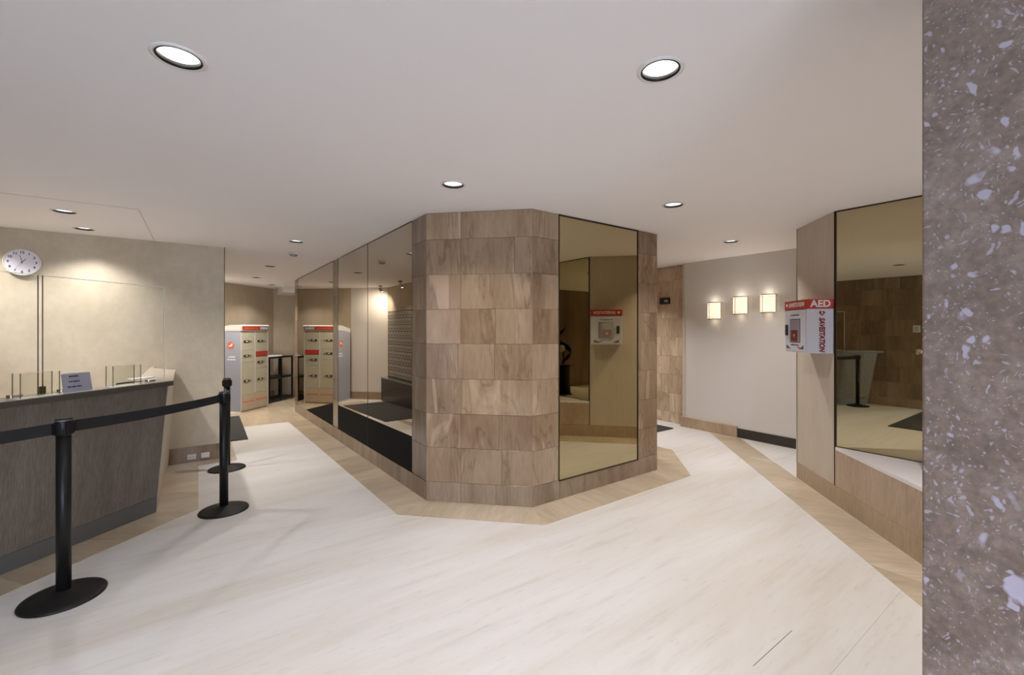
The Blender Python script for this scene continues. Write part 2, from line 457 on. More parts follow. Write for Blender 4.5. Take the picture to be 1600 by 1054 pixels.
Ao=(1.595-O, 3.50-q); Bo=(2.252-q, 2.851-O); Co=(3.918+q, 2.851-O); Do=(4.398+O, 3.331-q)
border(((1.595,8.6),A), ((1.595-O,8.6),Ao)); border((A,B),(Ao,Bo),.5); border((B,C),(Bo,Co)); border((C,D),(Co,Do)); border((D,(4.398,8.5)),(Do,(4.398+O,8.5)))
border(((-2.05,2.95),(-.30,4.65)), ((-2.05,2.48),(-.005,4.525))); border(((-.30,4.65),(-.30,6.40)), ((-.005,4.525),(-.005,6.17)))
border(((-.30,6.40),(.25,6.40)), ((-.005,6.17),(.37,6.17))); border(((.25,6.40),(.25,8.6)), ((.37,6.17),(.37,8.6)))
border(((6.0,3.05),(3.0,.05)), ((6.0,3.49),(3.0,.49)))
for k in range(4):
    border(((1.60,9.87+k*.58),(2.14,9.87+k*.58)), ((1.60,9.87+k*.58+.577),(2.14,9.87+k*.58+.577)), 1)
for k in range(6):
    y0 = 8.6+k*.6
    for j in range(4):
        x0 = -.49+j*.55
        x1 = min(x0+.546, 1.592)
        if y0-x0 < 10.2: border(((x0,y0),(x1,y0)), ((x0,min(y0+.597,12.2)),(x1,min(y0+.597,12.2))), 1)
MB().box(2.15,3.62,.7285,.7302,-.003,.0006).build('floor_joint', M['steelpaint'], floor)
MB().box(1.98,2.37,.9445,.9465,-.003,.0006).build('floor_joint', M['ink'], floor)

# ------------------------------------------------------------------ ceiling with holes for the downlights
LIGHTS = [(-.06,2.02),(1.447,1.038),(1.428,2.694),(3.105,2.106),(4.93,2.60),(.90,5.48),(.916,7.87),(1.33,11.1),
          (-.93,5.23),(-.93,6.02),(-1.75,6.02),(-.06,.1),(1.447,-.9),(3.105,.2),(-1.2,1.0),(3.105,-1.6),(.90,9.75),(5.1,4.7),(5.1,6.9)]  # lobby downlights beside and behind the camera are unseen, added as fill
HOLE = .074
def ceiling():
    xs = (-2.3,6.3); ys = (-2.8,12.6)
    loops = [[Vector((xs[0],ys[0],0)),Vector((xs[1],ys[0],0)),Vector((xs[1],ys[1],0)),Vector((xs[0],ys[1],0))]]
    n = 28
    for (x,y) in LIGHTS:
        loops.append([Vector((x+HOLE*math.cos(2*PI*k/n), y-HOLE*math.sin(2*PI*k/n), 0)) for k in range(n)])
    tris = tessellate_polygon(loops)
    pts = [p for l in loops for p in l]
    m = MB(); m.add([(p.x,p.y,H) for p in pts], [tuple(t) for t in tris])
    o = m.build('ceiling', M['ceil'])
    me = o.data
    if sum(p.normal.z*p.area for p in me.polygons) > 0: me.flip_normals()
    struct(o, 'smooth white painted ceiling with recessed downlights', 'ceiling')
    MB().box(-2.35,6.35,-2.85,12.65,H+.16,H+.22).build('ceiling_deck', M['ceil'], o)
    return o
ceil = ceiling()
MB().box(-2.04,-.41,4.785,4.790,H-.0012,H+.001).build('reveal_joint', M['steelpaint'], ceil)
MB().box(-.412,-.408,4.785,6.395,H-.0012,H+.001).build('reveal_joint', M['steelpaint'], ceil)
MB().box(1.58,2.75,11.2,12.3,H-.15,H+.002).build('bulkhead', M['white'], ceil)

# downlight prototype
def make_downlight():
    t = thing('downlight', 'recessed round ceiling downlight', 'ceiling light')
    n = 40
    m = MB(); m.lathe([(.0745,.004),(.0865,.001),(.0875,-.003),(.076,-.006),(.0725,-.004),(.0715,.002),(.0745,.004)], n=n, caps=False); m.build('trim_ring', M['white'], t)
    m = MB(); m.lathe([(.0725,-.0052),(.0665,-.0046),(.0662,.012),(.0722,.012)], n=n, caps=False); m.build('inner_ring', M['black'], t)
    m = MB(); m.lathe([(.067,.010),(.065,.04),(.058,.085),(.047,.115)], n=n, caps=False); m.build('reflector', M['reflector'], t)
    m = MB(); m.lathe([(.047,.1145),(.047,.117)], n=n); m.build('lens', M['lens'], t)
    m = MB()
    for k in range(3): m.tube([(-.03,-.022+.022*k,.10),(.03,-.022+.022*k,.10)], .006, 8)
    m.build('lamp_tube', M['tubelens'], t)
    m = MB(); m.lathe([(.074,.003),(.074,.14)], n=n, caps=False); m.build('housing', M['kick'], t)
    return t
dl0 = make_downlight()
DL_LABEL = {0:'large looking downlight in the ceiling over the belt posts', 1:'downlight in the ceiling between the fossil marble pillar and the stone core',
  2:'downlight in the ceiling in front of the chamfered stone face', 3:'downlight in the ceiling between stone core mirror and AED panel',
  4:'downlight in the ceiling before the wall with three sconces', 5:'downlight in the passage ceiling beside the smoke detector',
  6:'downlight in the passage ceiling beyond the smoke detector', 7:'downlight in the mail room ceiling beside the bulkhead',
  8:'desk downlight farther from the clock wall, inside the ceiling joint', 9:'desk downlight next to the clock wall, inside the ceiling joint',
  10:'desk downlight next to the clock wall beside the left stone wall', 11:'added unseen fill downlight between pillar and street door', 12:'added unseen fill downlight behind the fossil marble pillar',
  13:'added unseen fill downlight beside the fossil marble pillar, mirror side', 14:'added unseen fill downlight just inside the street door', 15:'added unseen fill downlight above the far end of the mirror ledge',
  16:'downlight in the mail room ceiling before the parcel locker', 17:'corridor downlight above the charcoal mat', 18:'corridor downlight past the charcoal mat'}
for i, (x,y) in enumerate(LIGHTS):
    o = dl0 if i == 0 else copy_tree(dl0)
    o.location = (x,y,H); o.rotation_euler = (0,0,R(random.choice((20,65,110))))
    o['label'] = DL_LABEL.get(i, 'downlight in a part of the ceiling outside the picture'); o['group'] = 'ceiling downlights'
    ld = bpy.data.lights.new('downlight_lamp', 'AREA'); ld.shape = 'DISK'; ld.size = .085
    ld.energy = LAMP_W*{0:.50,1:.22,2:.54,3:.66,4:1.15,5:.64,6:.82,7:.5,8:1.0,9:.74,10:.74,11:.8,12:.7,13:.6,16:1.9,17:1.6,18:1.6}.get(i,1.0)
    ld.color = WARM if i in (6,7,16) else NEUT
    ld.spread = R(104 if i in (8,9,10) else 114)
    lo = bpy.data.objects.new('downlight_lamp', ld); COL.objects.link(lo); lo.parent = o; lo.location = (0,0,.012)

# ------------------------------------------------------------------ tiles
TCACHE = {}
def tile_mesh(wd, ht, mat, th=.012):
    k = (round(wd,3), round(ht,3), mat.name)
    if k not in TCACHE:
        m = MB(); g = .0011; c = .0012
        x0,x1,z0,z1 = -wd/2+g, wd/2-g, -ht/2+g, ht/2-g
        m.add([(x0,0,z0),(x1,0,z0),(x1,0,z1),(x0,0,z1),(x0,-th+c,z0),(x1,-th+c,z0),(x1,-th+c,z1),(x0,-th+c,z1),
               (x0+c,-th,z0+c),(x1-c,-th,z0+c),(x1-c,-th,z1-c),(x0+c,-th,z1-c)],
              [(8,9,10,11),(4,5,9,8),(5,6,10,9),(6,7,11,10),(7,4,8,11),(0,1,5,4),(1,2,6,5),(2,3,7,6),(3,0,4,7)])
        TCACHE[k] = m.mesh('tile', mat)
    return TCACHE[k]
def tile(parent, p0, d, s0, s1, z0, z1, mat, name='tile'):
    """tile on the face that starts at p0 and runs along d; the outside is on the right hand of d"""
    d = Vector(d).normalized(); c = Vector(p0)+d*((s0+s1)/2)
    # local -Y must point outwards: x axis along d, outward = d rotated by -90 degrees
    return place(name, tile_mesh(s1-s0, z1-z0, mat), parent, (c.x,c.y,(z0+z1)/2), math.atan2(d.y,d.x))
ROWS = [0,.170,.465,.757,1.055,1.355,1.650,1.948,2.250,H]
def tiled(parent, p0, d, cuts_of_row, zb=lambda s: 0.0, mat='tile', rows=ROWS, basemat='base', z_top=H):
    for r in range(len(rows)-1):
        cuts = cuts_of_row(r)
        for s0, s1 in zip(cuts[:-1], cuts[1:]):
            z0 = rows[r]; z1 = min(rows[r+1], z_top-.002)
            if r == 0: z0 = zb((s0+s1)/2)
            tile(parent, p0, d, s0, s1, z0, z1, M[basemat if r == 0 else mat])

# ------------------------------------------------------------------ stone core
TH = .012
def inset(p, n): return (p[0]+n[0]*TH, p[1]+n[1]*TH)
core_pts = [(1.595,9.86),A,B,C,D,(4.398,9.3),(4.0,9.3),(4.0,9.86)]
# backing 12 mm behind the tile faces
cb = MB().prism([(1.607,9.85),(1.607,3.505),(2.257,2.863),(3.913,2.863),(4.386,3.336),(4.386,9.3),(4.0,9.85)], -.3, H+.05)
core = struct(cb.build('wall_core', M['base']), 'chamfered brown travertine clad core with tinted mirror panels', 'wall')
# chamfer A-B
dAB = Vector(B)-Vector(A); LAB = dAB.length
p0 = Vector(A)+Vector((.0085,.0085))
t3 = LAB/3
pat = [[0,t3,2*t3,LAB],[0,t3,2.15*t3,LAB],[0,t3,2.15*t3,LAB],[0,1.02*t3,LAB],[0,.92*t3,1.95*t3,LAB],[0,t3,1.97*t3,LAB],[0,t3,LAB],[0,t3,2.5*t3,LAB],[0,t3,LAB]]
tiled(core, p0, dAB, lambda r: pat[r])
# face B-C with the mirror
XM0, XM1 = 2.540, 3.608
tiled(core, (B[0],2.863), (1,0), lambda r: [0,.30,.61,.91,1.22,C[0]-B[0]] if r == 0 else [0, XM0-B[0]])
tiled(core, (B[0],2.863), (1,0), lambda r: [0] if r == 0 else [XM1-B[0], C[0]-B[0]])
dCD = Vector(D)-Vector(C); tiled(core, Vector(C)+Vector((-.0085,.0085)), dCD, lambda r: [0,dCD.length/2,dCD.length])
tiled(core, (D[0]-.012,D[1]), (0,1), lambda r: [0,.3,.6])
MB().cbox(XM0+.004,XM1-.004,2.853,2.862,.166,H-.012,.0015).build('mirror_panel', M['mir_gold'], core, label='tall golden bronze mirror panel')
f = MB(); f.box(XM0,XM0+.007,2.846,2.862,.160,H-.002).box(XM1-.007,XM1,2.846,2.862,.160,H-.002).box(XM0,XM1,2.846,2.862,.158,.168).box(XM0,XM1,2.846,2.862,H-.014,H-.002)
f.build('mirror_frame', M['darkmet'], core)
# long face L-A (runs along -Y, outside towards -X); s measured from v = 9.86
PL = (1.607, 9.86)
s_of = lambda v: 9.86-v
def zb(s): return fz(1.5, 9.86-s)
strips = [(9.86,9.56),(6.724,6.452),(3.807,3.50)]
for (va, vb) in strips:
    z_f = fz(1.5,(va+vb)/2)
    for r in range(1, len(ROWS)-1):
        tile(core, PL, (0,-1), s_of(va), s_of(vb), ROWS[r]+(z_f if r == 1 else 0), min(ROWS[r+1],H-.002), M['tile_d'])
# sloped base course under the mirrors
nb = 11
for k in range(nb):
    va = 9.86-(9.86-3.5)*k/nb-.0012; vb = 9.86-(9.86-3.5)*(k+1)/nb+.0012
    m = MB(); c = (va+vb)/2
    m.add([(1.595,vb-c,fz(1.5,vb)-.005),(1.607,vb-c,fz(1.5,vb)-.005),(1.607,va-c,fz(1.5,va)-.005),(1.595,va-c,fz(1.5,va)-.005),
           (1.595,vb-c,fz(1.5,vb)+.164),(1.607,vb-c,fz(1.5,vb)+.164),(1.607,va-c,fz(1.5,va)+.164),(1.595,va-c,fz(1.5,va)+.164)],
          [(3,2,1,0),(4,5,6,7),(0,1,5,4),(1,2,6,5),(2,3,7,6),(3,0,4,7)])
    m.build('base_tile', M['tile_d'], core, (0,c,0))
def side_mirror(va, vb, name, mat, zlo, zhi, x0=1.597, x1=1.606, label=None):
    """upright pane on the long face between v = vb (near) and va (far); zlo, zhi functions of v"""
    m = MB()
    m.add([(x0,vb,zlo(vb)),(x1,vb,zlo(vb)),(x1,va,zlo(va)),(x0,va,zlo(va)),(x0,vb,zhi(vb)),(x1,vb,zhi(vb)),(x1,va,zhi(va)),(x0,va,zhi(va))],
          [(3,2,1,0),(4,5,6,7),(0,1,5,4),(1,2,6,5),(2,3,7,6),(3,0,4,7)])
    return m.build(name, mat, core, label=label)
base_top = lambda v: fz(1.5,v)+.166
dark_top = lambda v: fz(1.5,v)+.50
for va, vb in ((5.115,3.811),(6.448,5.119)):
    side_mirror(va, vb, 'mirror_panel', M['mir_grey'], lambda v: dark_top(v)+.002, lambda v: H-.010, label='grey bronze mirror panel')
    side_mirror(va, vb, 'mat_reflection', M['mat_reflect'], base_top, dark_top, label='matte black strip painted as the mirrored dark mats')  # mat reflection painted as a black band over the mirror foot
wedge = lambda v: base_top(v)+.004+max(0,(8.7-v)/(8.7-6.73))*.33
side_mirror(8.7, 6.728, 'mirror_panel', M['mir_grey'], lambda v: wedge(v)+.001, lambda v: H-.010, label='grey bronze mirror panel')
side_mirror(9.556, 8.702, 'mirror_panel', M['mir_grey'], base_top, lambda v: H-.010, label='grey bronze mirror panel')
side_mirror(8.7, 6.728, 'mat_reflection', M['mat_reflect'], base_top, wedge, label='matte black wedge painted as the mirrored dark mats')  # same painted mat reflection, tapering towards the far end
m = MB().box(1.593,1.607,3.811,6.448,H-.010,H-.001).box(1.593,1.607,6.728,9.556,H-.010,H-.001)
for v in (3.809,5.117,6.450,6.726,9.558): m.box(1.594,1.607,v-.002,v+.002,base_top(v),H-.002)
m.build('mirror_frame', M['darkmet'], core)

# ------------------------------------------------------------------ desk side walls
def wbox(name, x0,x1,y0,y1,mat,z0=-.3,z1=H+.03,parent=None,label=None,cat='wall'):
    o = MB().box(x0,x1,y0,y1,z0,z1).build(name, M[mat], parent)
    if not parent: struct(o, label, cat)
    return o
wd = wbox('wall_desk', -2.3,.25,6.40,6.62,'paper', label='olive beige papered wall behind the reception desk')
MB().box(.249,.256,6.396,6.62,-.1,H-.001).build('edge_trim', M['darkmet'], wd)
for x0,x1 in ((-2.04,-1.4),(-1.4,-.72),(-.72,-.10),(-.10,.25)):
    z = fz(0,6.4); MB().cbox(x0+.001,x1-.001,6.382,6.40,z-.02,z+.185,.002).build('base_tile', M['base'], wd)
# left wall, stone clad, with the street door
wl = wbox('wall_left', -2.3,-2.062,1.86,6.5,'base', label='dark travertine clad wall with the entrance door')
MB().box(-2.3,-2.062,-2.8,1.02,-.3,H+.03).build('wall_section', M['base'], wl)
MB().box(-2.3,-2.062,1.02,1.86,2.34,H+.03).build('wall_section', M['base'], wl)
def lcuts(lo, hi):
    def f(r):
        off = 0 if r % 2 else .2
        c = [lo]; s = lo+(.4-off if off else .4)
        while s < hi-.06: c.append(s); s += .4
        return c+[hi]
    return f
# face runs along -Y seen from +X side: outside on the right hand of +Y is +X
tiled(wl, (-2.062,0), (0,1), lcuts(1.86,4.9), mat='tile_d')
tiled(wl, (-2.062,0), (0,1), lcuts(-2.6,1.02), mat='tile_d')
# entrance door
d1 = thing('door_1', 'glazed street door in the dark travertine wall', 'door', (-2.18,.99,0)); d1['kind'] = 'structure'
fr = MB()
for y in (.03,.84): fr.box(-.04,.04,y-.03,y+.03,0,2.34)
fr.box(-.04,.04,.0,.87,2.28,2.34).box(-.03,.03,.06,.81,.02,.12).build('door_frame', M['darkmet'], d1)
MB().box(-.004,.004,.06,.81,.12,2.28).build('pane', M['tinted'], d1)
for y in (.13,): MB().tube([(.035,y,.9),(.075,y,.9),(.075,y,1.3),(.035,y,1.3)], .011).build('pull_handle', M['chrome'], d1)
struct(MB().box(-9,-2.3,-9,7,-.25,-.02).box(-2.3,6.3,-9,-2.8,-.25,-.02).build('ground', M['concrete']), 'grey pavement outside the entrance', 'ground')
# back and far walls
wb = wbox('wall_back', -.20,6.3,-2.8,-2.6,'tile_d', label='dark travertine wall at the rear of the lobby')
MB().box(-2.3,-2.0,-2.8,-2.6,-.3,H+.03).build('wall_section', M['panel'], wb)
MB().box(-2.0,-.20,-2.8,-2.6,2.36,H+.03).build('wall_section', M['panel'], wb)
w1 = thing('added_window_1', 'added unseen glazing letting daylight into the lobby', 'window', (-1.1,-2.7,0)); w1['kind'] = 'structure'  # unseen window added behind the camera for more daylight
fr = MB()
for x in (-.87,0,.87): fr.box(x-.03,x+.03,-.04,.04,0,2.36)
fr.box(-.9,.9,-.04,.04,2.30,2.36).box(-.9,.9,-.04,.04,0,.08).build('window_frame', M['darkmet'], w1)
for x in (-.87,0): MB().box(x+.03,x+.84,-.004,.004,.08,2.30).build('pane', M['glass'], w1)
wm = wbox('wall_mailbox', -.70,-.49,6.62,10.30,'mailwall', label='beige wall carrying the mailboxes')
struct(MB().prism([(-.70,10.05),(-.49,10.26),(1.50,12.25),(1.50,12.6),(-.70,12.6)], -.3, H+.03).build('wall_diagonal', M['mailwall']), 'diagonal beige wall behind the parcel locker', 'wall')
wbox('wall_mailroom_end', 1.45,2.9,12.25,12.6,'mailwall', label='beige end wall behind the shelf unit')
wbox('wall_mailroom_side', 2.75,2.95,9.6,12.3,'mailwall', label='side wall of the mail room')
MB().prism([(-.492,10.258),(.185,10.935),(.190,10.928),(-.485,10.250)], -.25, H).build('grey_lining', M['grey'], bpy.data.objects['wall_diagonal'])
MB().prism([(-.478,10.255),(1.51,12.243),(1.51,12.225),(-.465,10.25)], -.25, -.035).build('baseboard', M['base'], bpy.data.objects['wall_diagonal'])

# ------------------------------------------------------------------ right side: sconce wall, corridor
wg = wbox('wall_sconces', 6.0,6.3,1.7,3.90,'grey', label='pale grey painted wall with three sconces')
MB().cbox(5.972,6.001,3.07,3.93,-.005,.155,.002).build('base_tile', M['dado'], wg)
MB().box(5.990,6.001,1.93,3.07,-.005,.125).build('baseboard', M['bench'], wg)
wt = wbox('wall_corridor', 6.112,6.3,3.90,9.5,'tile_h', label='honey travertine tiled corridor wall')
MB().box(5.992,6.113,3.862,3.904,.155,H-.001).build('corner_trim', M['panel'], wt)
hpat = lambda r: [0,.30,.62,.93,1.24,1.55] if r % 2 else [0,.155,.47,.78,1.09,1.40,1.55]
# outside (-X) lies on the right hand of -Y
tiled(wt, (6.112,5.45), (0,-1), hpat, mat='tile_h', basemat='tile_h', z_top=H-.03)
MB().box(6.113,6.125,3.9,5.5,H-.03,H).build('shadow_gap', M['ink'], wt)
wbox('wall_corridor_end', 4.2,6.3,9.3,9.6,'panel', label='end wall of the corridor')
# AED panel wall: 45 degree face from P to Q
P = (4.383,1.420); Q = (4.860,1.905)
s45 = Vector((1,1)).normalized()
wr = struct(MB().prism([(4.40,-2.7),(6.3,-2.7),(6.3,1.90),(4.880,1.90),(4.40,1.42)], -.3, H+.03).build('wall_right', M['panel']), 'angled wall with cream panel, travertine dado and tinted mirror', 'wall')
n45 = Vector((-1,1)).normalized()
def on45(s, off): p = Vector((4.383,1.420))+s45*s+n45*off; return (p.x,p.y)
LQ = .672
def slab45(name, s0, s1, o0, o1, z0, z1, mat, label=None):
    return MB().prism([on45(s0,o0),on45(s1,o0),on45(s1,o1),on45(s0,o1)], z0, z1).build(name, M[mat], wr, label=label)
slab45('cream_panel', .006, LQ-.012, -.030, .0, .158, H-.001, 'panel', 'cream wall panel behind the AED cabinet')
slab45('edge_trim', LQ-.012, LQ, -.030, .006, .150, H-.001, 'chrome', 'bright chrome edge strip')
slab45('edge_trim', .0, .006, -.030, .004, .158, H-.001, 'darkmet')
slab45('base_tile', .0, LQ, -.030, .003, -.01, .157, 'dado')
# dado bench below the right mirror continues the 45 degree line
LEDGE = .485
for k in range(3):
    s1 = -k*.42-.001; s0 = -(k+1)*.42+.001
    slab45('base_tile', s0, s1, -.030, .003, -.01, .157, 'dado')
    slab45('dado_tile', s0, s1, -.030, .0, .159, LEDGE-.026, 'dado')
pe = on45(-1.26,-.001)
led = MB().prism([(4.383,1.418),on45(-1.26,.004),(pe[0],-2.6),(4.40,-2.6)], LEDGE-.025, LEDGE)
led.build('ledge', M['ledge'], wr, label='pale pinkish stone ledge under the mirror')
MB().prism([(4.395,1.395),on45(-1.26,-.03),(pe[0]+.03,-2.6),(4.40,-2.6)], -.01, LEDGE-.026).build('dado_core', M['dado'], wr)
MB().box(pe[0]-.0,pe[0]+.03,-2.6,pe[1],-.01,LEDGE-.026).build('dado_tile', M['dado'], wr)
MB().box(4.384,4.395,-2.55,1.410,LEDGE+.004,H-.012).build('mirror_panel', M['mir_gold'], wr, label='wide golden bronze mirror panel')
f = MB(); f.box(4.379,4.398,-2.55,1.414,H-.012,H-.001).box(4.379,4.398,-2.55,1.414,LEDGE,LEDGE+.006).box(4.378,4.398,1.408,1.416,LEDGE,H-.002)
f.build('mirror_frame', M['darkmet'], wr)
# fossil marble pillar close to the camera
struct(MB().cbox(1.285,1.95,-.42,.2555,0,H,.004).build('wall_pillar', M['fossil']), 'brown fossil marble pillar with pale lilac flecks', 'pillar')

# ------------------------------------------------------------------ reception desk
def on_desk(t, off):                      # t along the 45 degree front, off = outward offset (towards the lobby)
    p = Vector((-.29,4.66))+s45*t+Vector((1,-1)).normalized()*off
    return p
desk = thing('reception_desk', 'angled reception desk with grey brown wood grain front', 'desk', (-1.1,4.4,0))
def dloc(pts): return [(x+1.1,y-4.4) for x,y in pts]
ZS = 1.014
ztop = ZS
b0, b1 = (-.29,4.66), (-2.00,2.95)
t0, t1 = (-.21,4.575), (-2.00,2.785)
z_k = .10
def lerp(a,b,t): return (a[0]+(b[0]-a[0])*t, a[1]+(b[1]-a[1])*t)
k = z_k/ztop
bk0, bk1 = lerp(b0,t0,k), lerp(b1,t1,k)
def slanted(lo0,lo1,hi0,hi1,z0,z1,thick):
    m = MB(); q = Vector((-1,1)).normalized()*thick
    P8 = [(*lo0,z0),(*lo1,z0),(lo1[0]+q.x,lo1[1]+q.y,z0),(lo0[0]+q.x,lo0[1]+q.y,z0),(*hi0,z1),(*hi1,z1),(hi1[0]+q.x,hi1[1]+q.y,z1),(hi0[0]+q.x,hi0[1]+q.y,z1)]
    P8 = [(x+1.1,y-4.4,z) for x,y,z in P8]
    return m.add(P8, [(0,1,2,3),(7,6,5,4),(4,5,1,0),(5,6,2,1),(6,7,3,2),(7,4,0,3)])
# two front panels with the grain, a kick strip, an end panel
slanted(bk0,bk1,t0,t1,z_k+.001,ztop,.03).build('front_panel', M['lam'], desk)
slanted(b0,b1,lerp(bk0,b0,.0),bk1,-.035,z_k-.002,.03).build('kick_strip', M['kick'], desk)
m = MB()
e = [(-.29,4.66,-.06),(-.29,6.38,-.095),(-.225,6.38,ztop),(-.212,4.58,ztop),(-.33,4.70,-.06),(-.33,6.38,-.095),(-.265,6.38,ztop),(-.252,4.62,ztop)]
m.add([(x+1.1,y-4.4,z) for x,y,z in e], [(0,1,2,3),(7,6,5,4),(0,3,7,4),(1,5,6,2),(3,2,6,7),(0,4,5,1)])
m.build('end_panel', M['endpanel'], desk)
slab = thing('desk_worktop', 'dark edged transaction shelf running along the top of the reception desk', 'worktop', (-1.1,4.4,ZS))
ws = MB().prism(dloc([(-2.04,2.70),(-.172,4.568),(-.20,5.72),(-.40,6.16),(-.40,6.38),(-.44,6.38),(-.42,4.61),(-2.04,2.99)]), .0385, .042)
ws.build('top_surface', M['slab'], slab)
MB().prism(dloc([(-2.04,2.702),(-.173,4.569),(-.201,5.719),(-.401,6.159),(-.401,6.38),(-.44,6.38),(-.42,4.61),(-2.04,2.99)]), .001, .038).build('slab_body', M['slab_edge'], slab)
ZT = ZS+.042
# acrylic screens on the shelf
def dframe(px_t, off):                    # point on the desk front direction
    return on_desk(px_t, off)
D45 = R(45)
def screen(label, t0, t1, off):
    p = on_desk(t0, off); o = thing('acrylic_screen', label, 'screen', (p.x,p.y,ZT), D45, 'acrylic screens on the desk')
    L = t1-t0; h = 1.83-ZT
    MB().box(.004,L-.004,-.0025,.0025,.001,h-.004).build('pane', M['glass'], o)
    MB().box(.004,L-.004,-.0028,.0028,h-.004,h).build('edge', M['glassedge'], o)
    MB().box(0,.004,-.003,.003,.0,h).build('edge', M['glassdark' if t0 > -1.2 and t0 < -.5 else 'glassedge'], o)
    MB().box(L-.004,L,-.003,.003,.0,h).build('edge', M['glassdark' if t1 < -.3 else 'glassedge'], o)
    for x in (.12, L-.12): MB().cbox(x-.03,x+.03,-.02,.02,.0,.02,.003).build('foot_clip', M['chrome'], o)
    return o
# along-desk parameter of picture columns 253, 109 and 106
screen('clear acrylic screen beside the small desk sign', -.79, .045, .03)
screen('clear acrylic screen below the clock', -2.0, -.81, .03)
def holder(label, t, off):
    p = on_desk(t, off); o = thing('brochure_holder', label, 'holder', (p.x,p.y,ZT), D45, 'clear holders on the desk')
    wdt, h = .20, .155
    MB().box(-wdt/2,wdt/2,-.045,-.042,.004,h).build('front_pane', M['glass'], o)
    MB().box(-wdt/2,wdt/2,.015,.018,.004,h).build('back_pane', M['glass'], o)
    for s in (-1,1):
        for y in (-.0435,.0165): MB().box(s*wdt/2-.002,s*wdt/2+.002,y-.002,y+.002,.004,h).build('edge', M['glassdark'], o)
    MB().box(-wdt/2-.012,wdt/2+.012,-.055,.03,0,.004).build('foot_plate', M['glassedge'], o)
    MB().box(-wdt/2,wdt/2,-.045,-.042,h,h+.002).build('edge', M['glassedge'], o)
    return o
holder('clear acrylic holder left of the grey desk sign, under the screen joint', -.87, .095)
holder('clear acrylic holder near the open end of the desk', -.34, .09)
p = on_desk(-.645, .105)
sg = thing('desk_sign', 'small grey card sign with three printed lines on the desk', 'sign', (p.x,p.y,ZT), D45)
MB().add([(-.085,-.012,0),(.085,-.012,0),(.085,.012,.125),(-.085,.012,.125),(-.085,-.009,0),(.085,-.009,0),(.085,.015,.125),(-.085,.015,.125)],
         [(0,1,2,3),(7,6,5,4),(0,4,5,1),(1,5,6,2),(2,6,7,3),(3,7,4,0)]).build('card', M['paper_g'], sg)
MB().box(-.087,.087,.012,.016,.124,.130).build('top_edge', M['glassedge'], sg)
MB().box(-.09,.09,-.02,.035,0,.003).build('foot', M['glassedge'], sg)
up = Vector((0,.024,.125)).normalized()
for i, w_ in enumerate((.055,.062,.085)):
    z = .107-.034*i
    print_line(w_, .0105, M['ink'], sg, (-.018,-.0135+.024*z/.125,z), (1,0,0), up)
p = on_desk(-.83,.0)
tag(MB().cbox(-.014,.014,-.012,.012,0,.05,.004).build('tape_dispenser', M['olive'], None, (p.x+.04,p.y+.06,ZT), D45), 'small olive green box behind the grey desk sign', 'box')
p = on_desk(-.22,-.025)
pn = thing('pen', 'black pen on a cord lying on the desk shelf', 'pen', (p.x,p.y,ZT), D45)
MB().tube([(-.07,.0,.006),(.0,.01,.006),(.05,-.005,.006)], .005, 8).build('barrel', M['black'], pn)
MB().tube([(.05,-.005,.005),(.08,.01,.005),(.11,.0,.004),(.15,.02,.004)], .003, 6).build('cord', M['black'], pn)
tag(MB().add([(0,0,0),(.16,.02,0),(.15,.1,0),(-.01,.08,0),(0,0,.003),(.16,.02,.008),(.15,.1,.004),(-.01,.08,.003)],
  [(3,2,1,0),(4,5,6,7),(0,1,5,4),(1,2,6,5),(2,3,7,6),(3,0,4,7)]).build('note_paper', M['paper_w'], None, (-.46,4.85,ZT+.0005), R(20)), 'white note paper at the open end of the desk', 'paper')

# ------------------------------------------------------------------ belt posts
def make_post():
    t = thing('belt_post', 'black retractable belt post', 'stanchion')
    MB().lathe([(.178,0),(.180,.006),(.176,.013),(.150,.019),(.09,.030),(.05,.042),(.036,.047),(.0,.047)], n=48, caps=False).build('base', M['blackrub'], t)
    MB().lathe([(.0315,.045),(.0315,.90)], n=28).build('post', M['black'], t)
    MB().lathe([(.033,.895),(.037,.90),(.037,.982),(.034,.988),(.0,.989)], n=28, caps=False).build('head', M['black'], t)
    MB().lathe([(.0375,.975),(.0378,.979),(.0375,.983)], n=28, caps=False).build('cap_rim', M['kick'], t)
    for a in (0,90,180,270):
        c, s = math.cos(R(a)), math.sin(R(a)); m = MB()
        pts = []
        for (rr, tt) in ((.034,-.02),(.046,-.016),(.046,.016),(.034,.02)): pts.append((rr*c-tt*s, rr*s+tt*c))
        m.prism(pts, .905, .965); m.build('belt_clip', M['black'], t)
    return t
post0 = make_post()
POSTS = [((-.608,3.405),'black belt post standing on the pale floor along the desk front, belts on two sides'),
         ((.168,4.347),'black belt post past the desk end, holding the belt end'),
         ((.2525,5.79),'black belt post without a belt near the clock wall end'),
         ((-1.55,2.97),'black belt post beside the dark travertine wall')]
posts = []
for i, ((x,y),lab) in enumerate(POSTS):
    o = post0 if i == 0 else copy_tree(post0)
    o.location = (x,y,fz(x,y)); o['label'] = lab; o['group'] = 'belt posts along the desk'; posts.append(o)
for i,o in enumerate(posts): o.rotation_euler = (0,0,R((50,50,50,24)[i]))
posts[2].scale = (1,1,1.02)
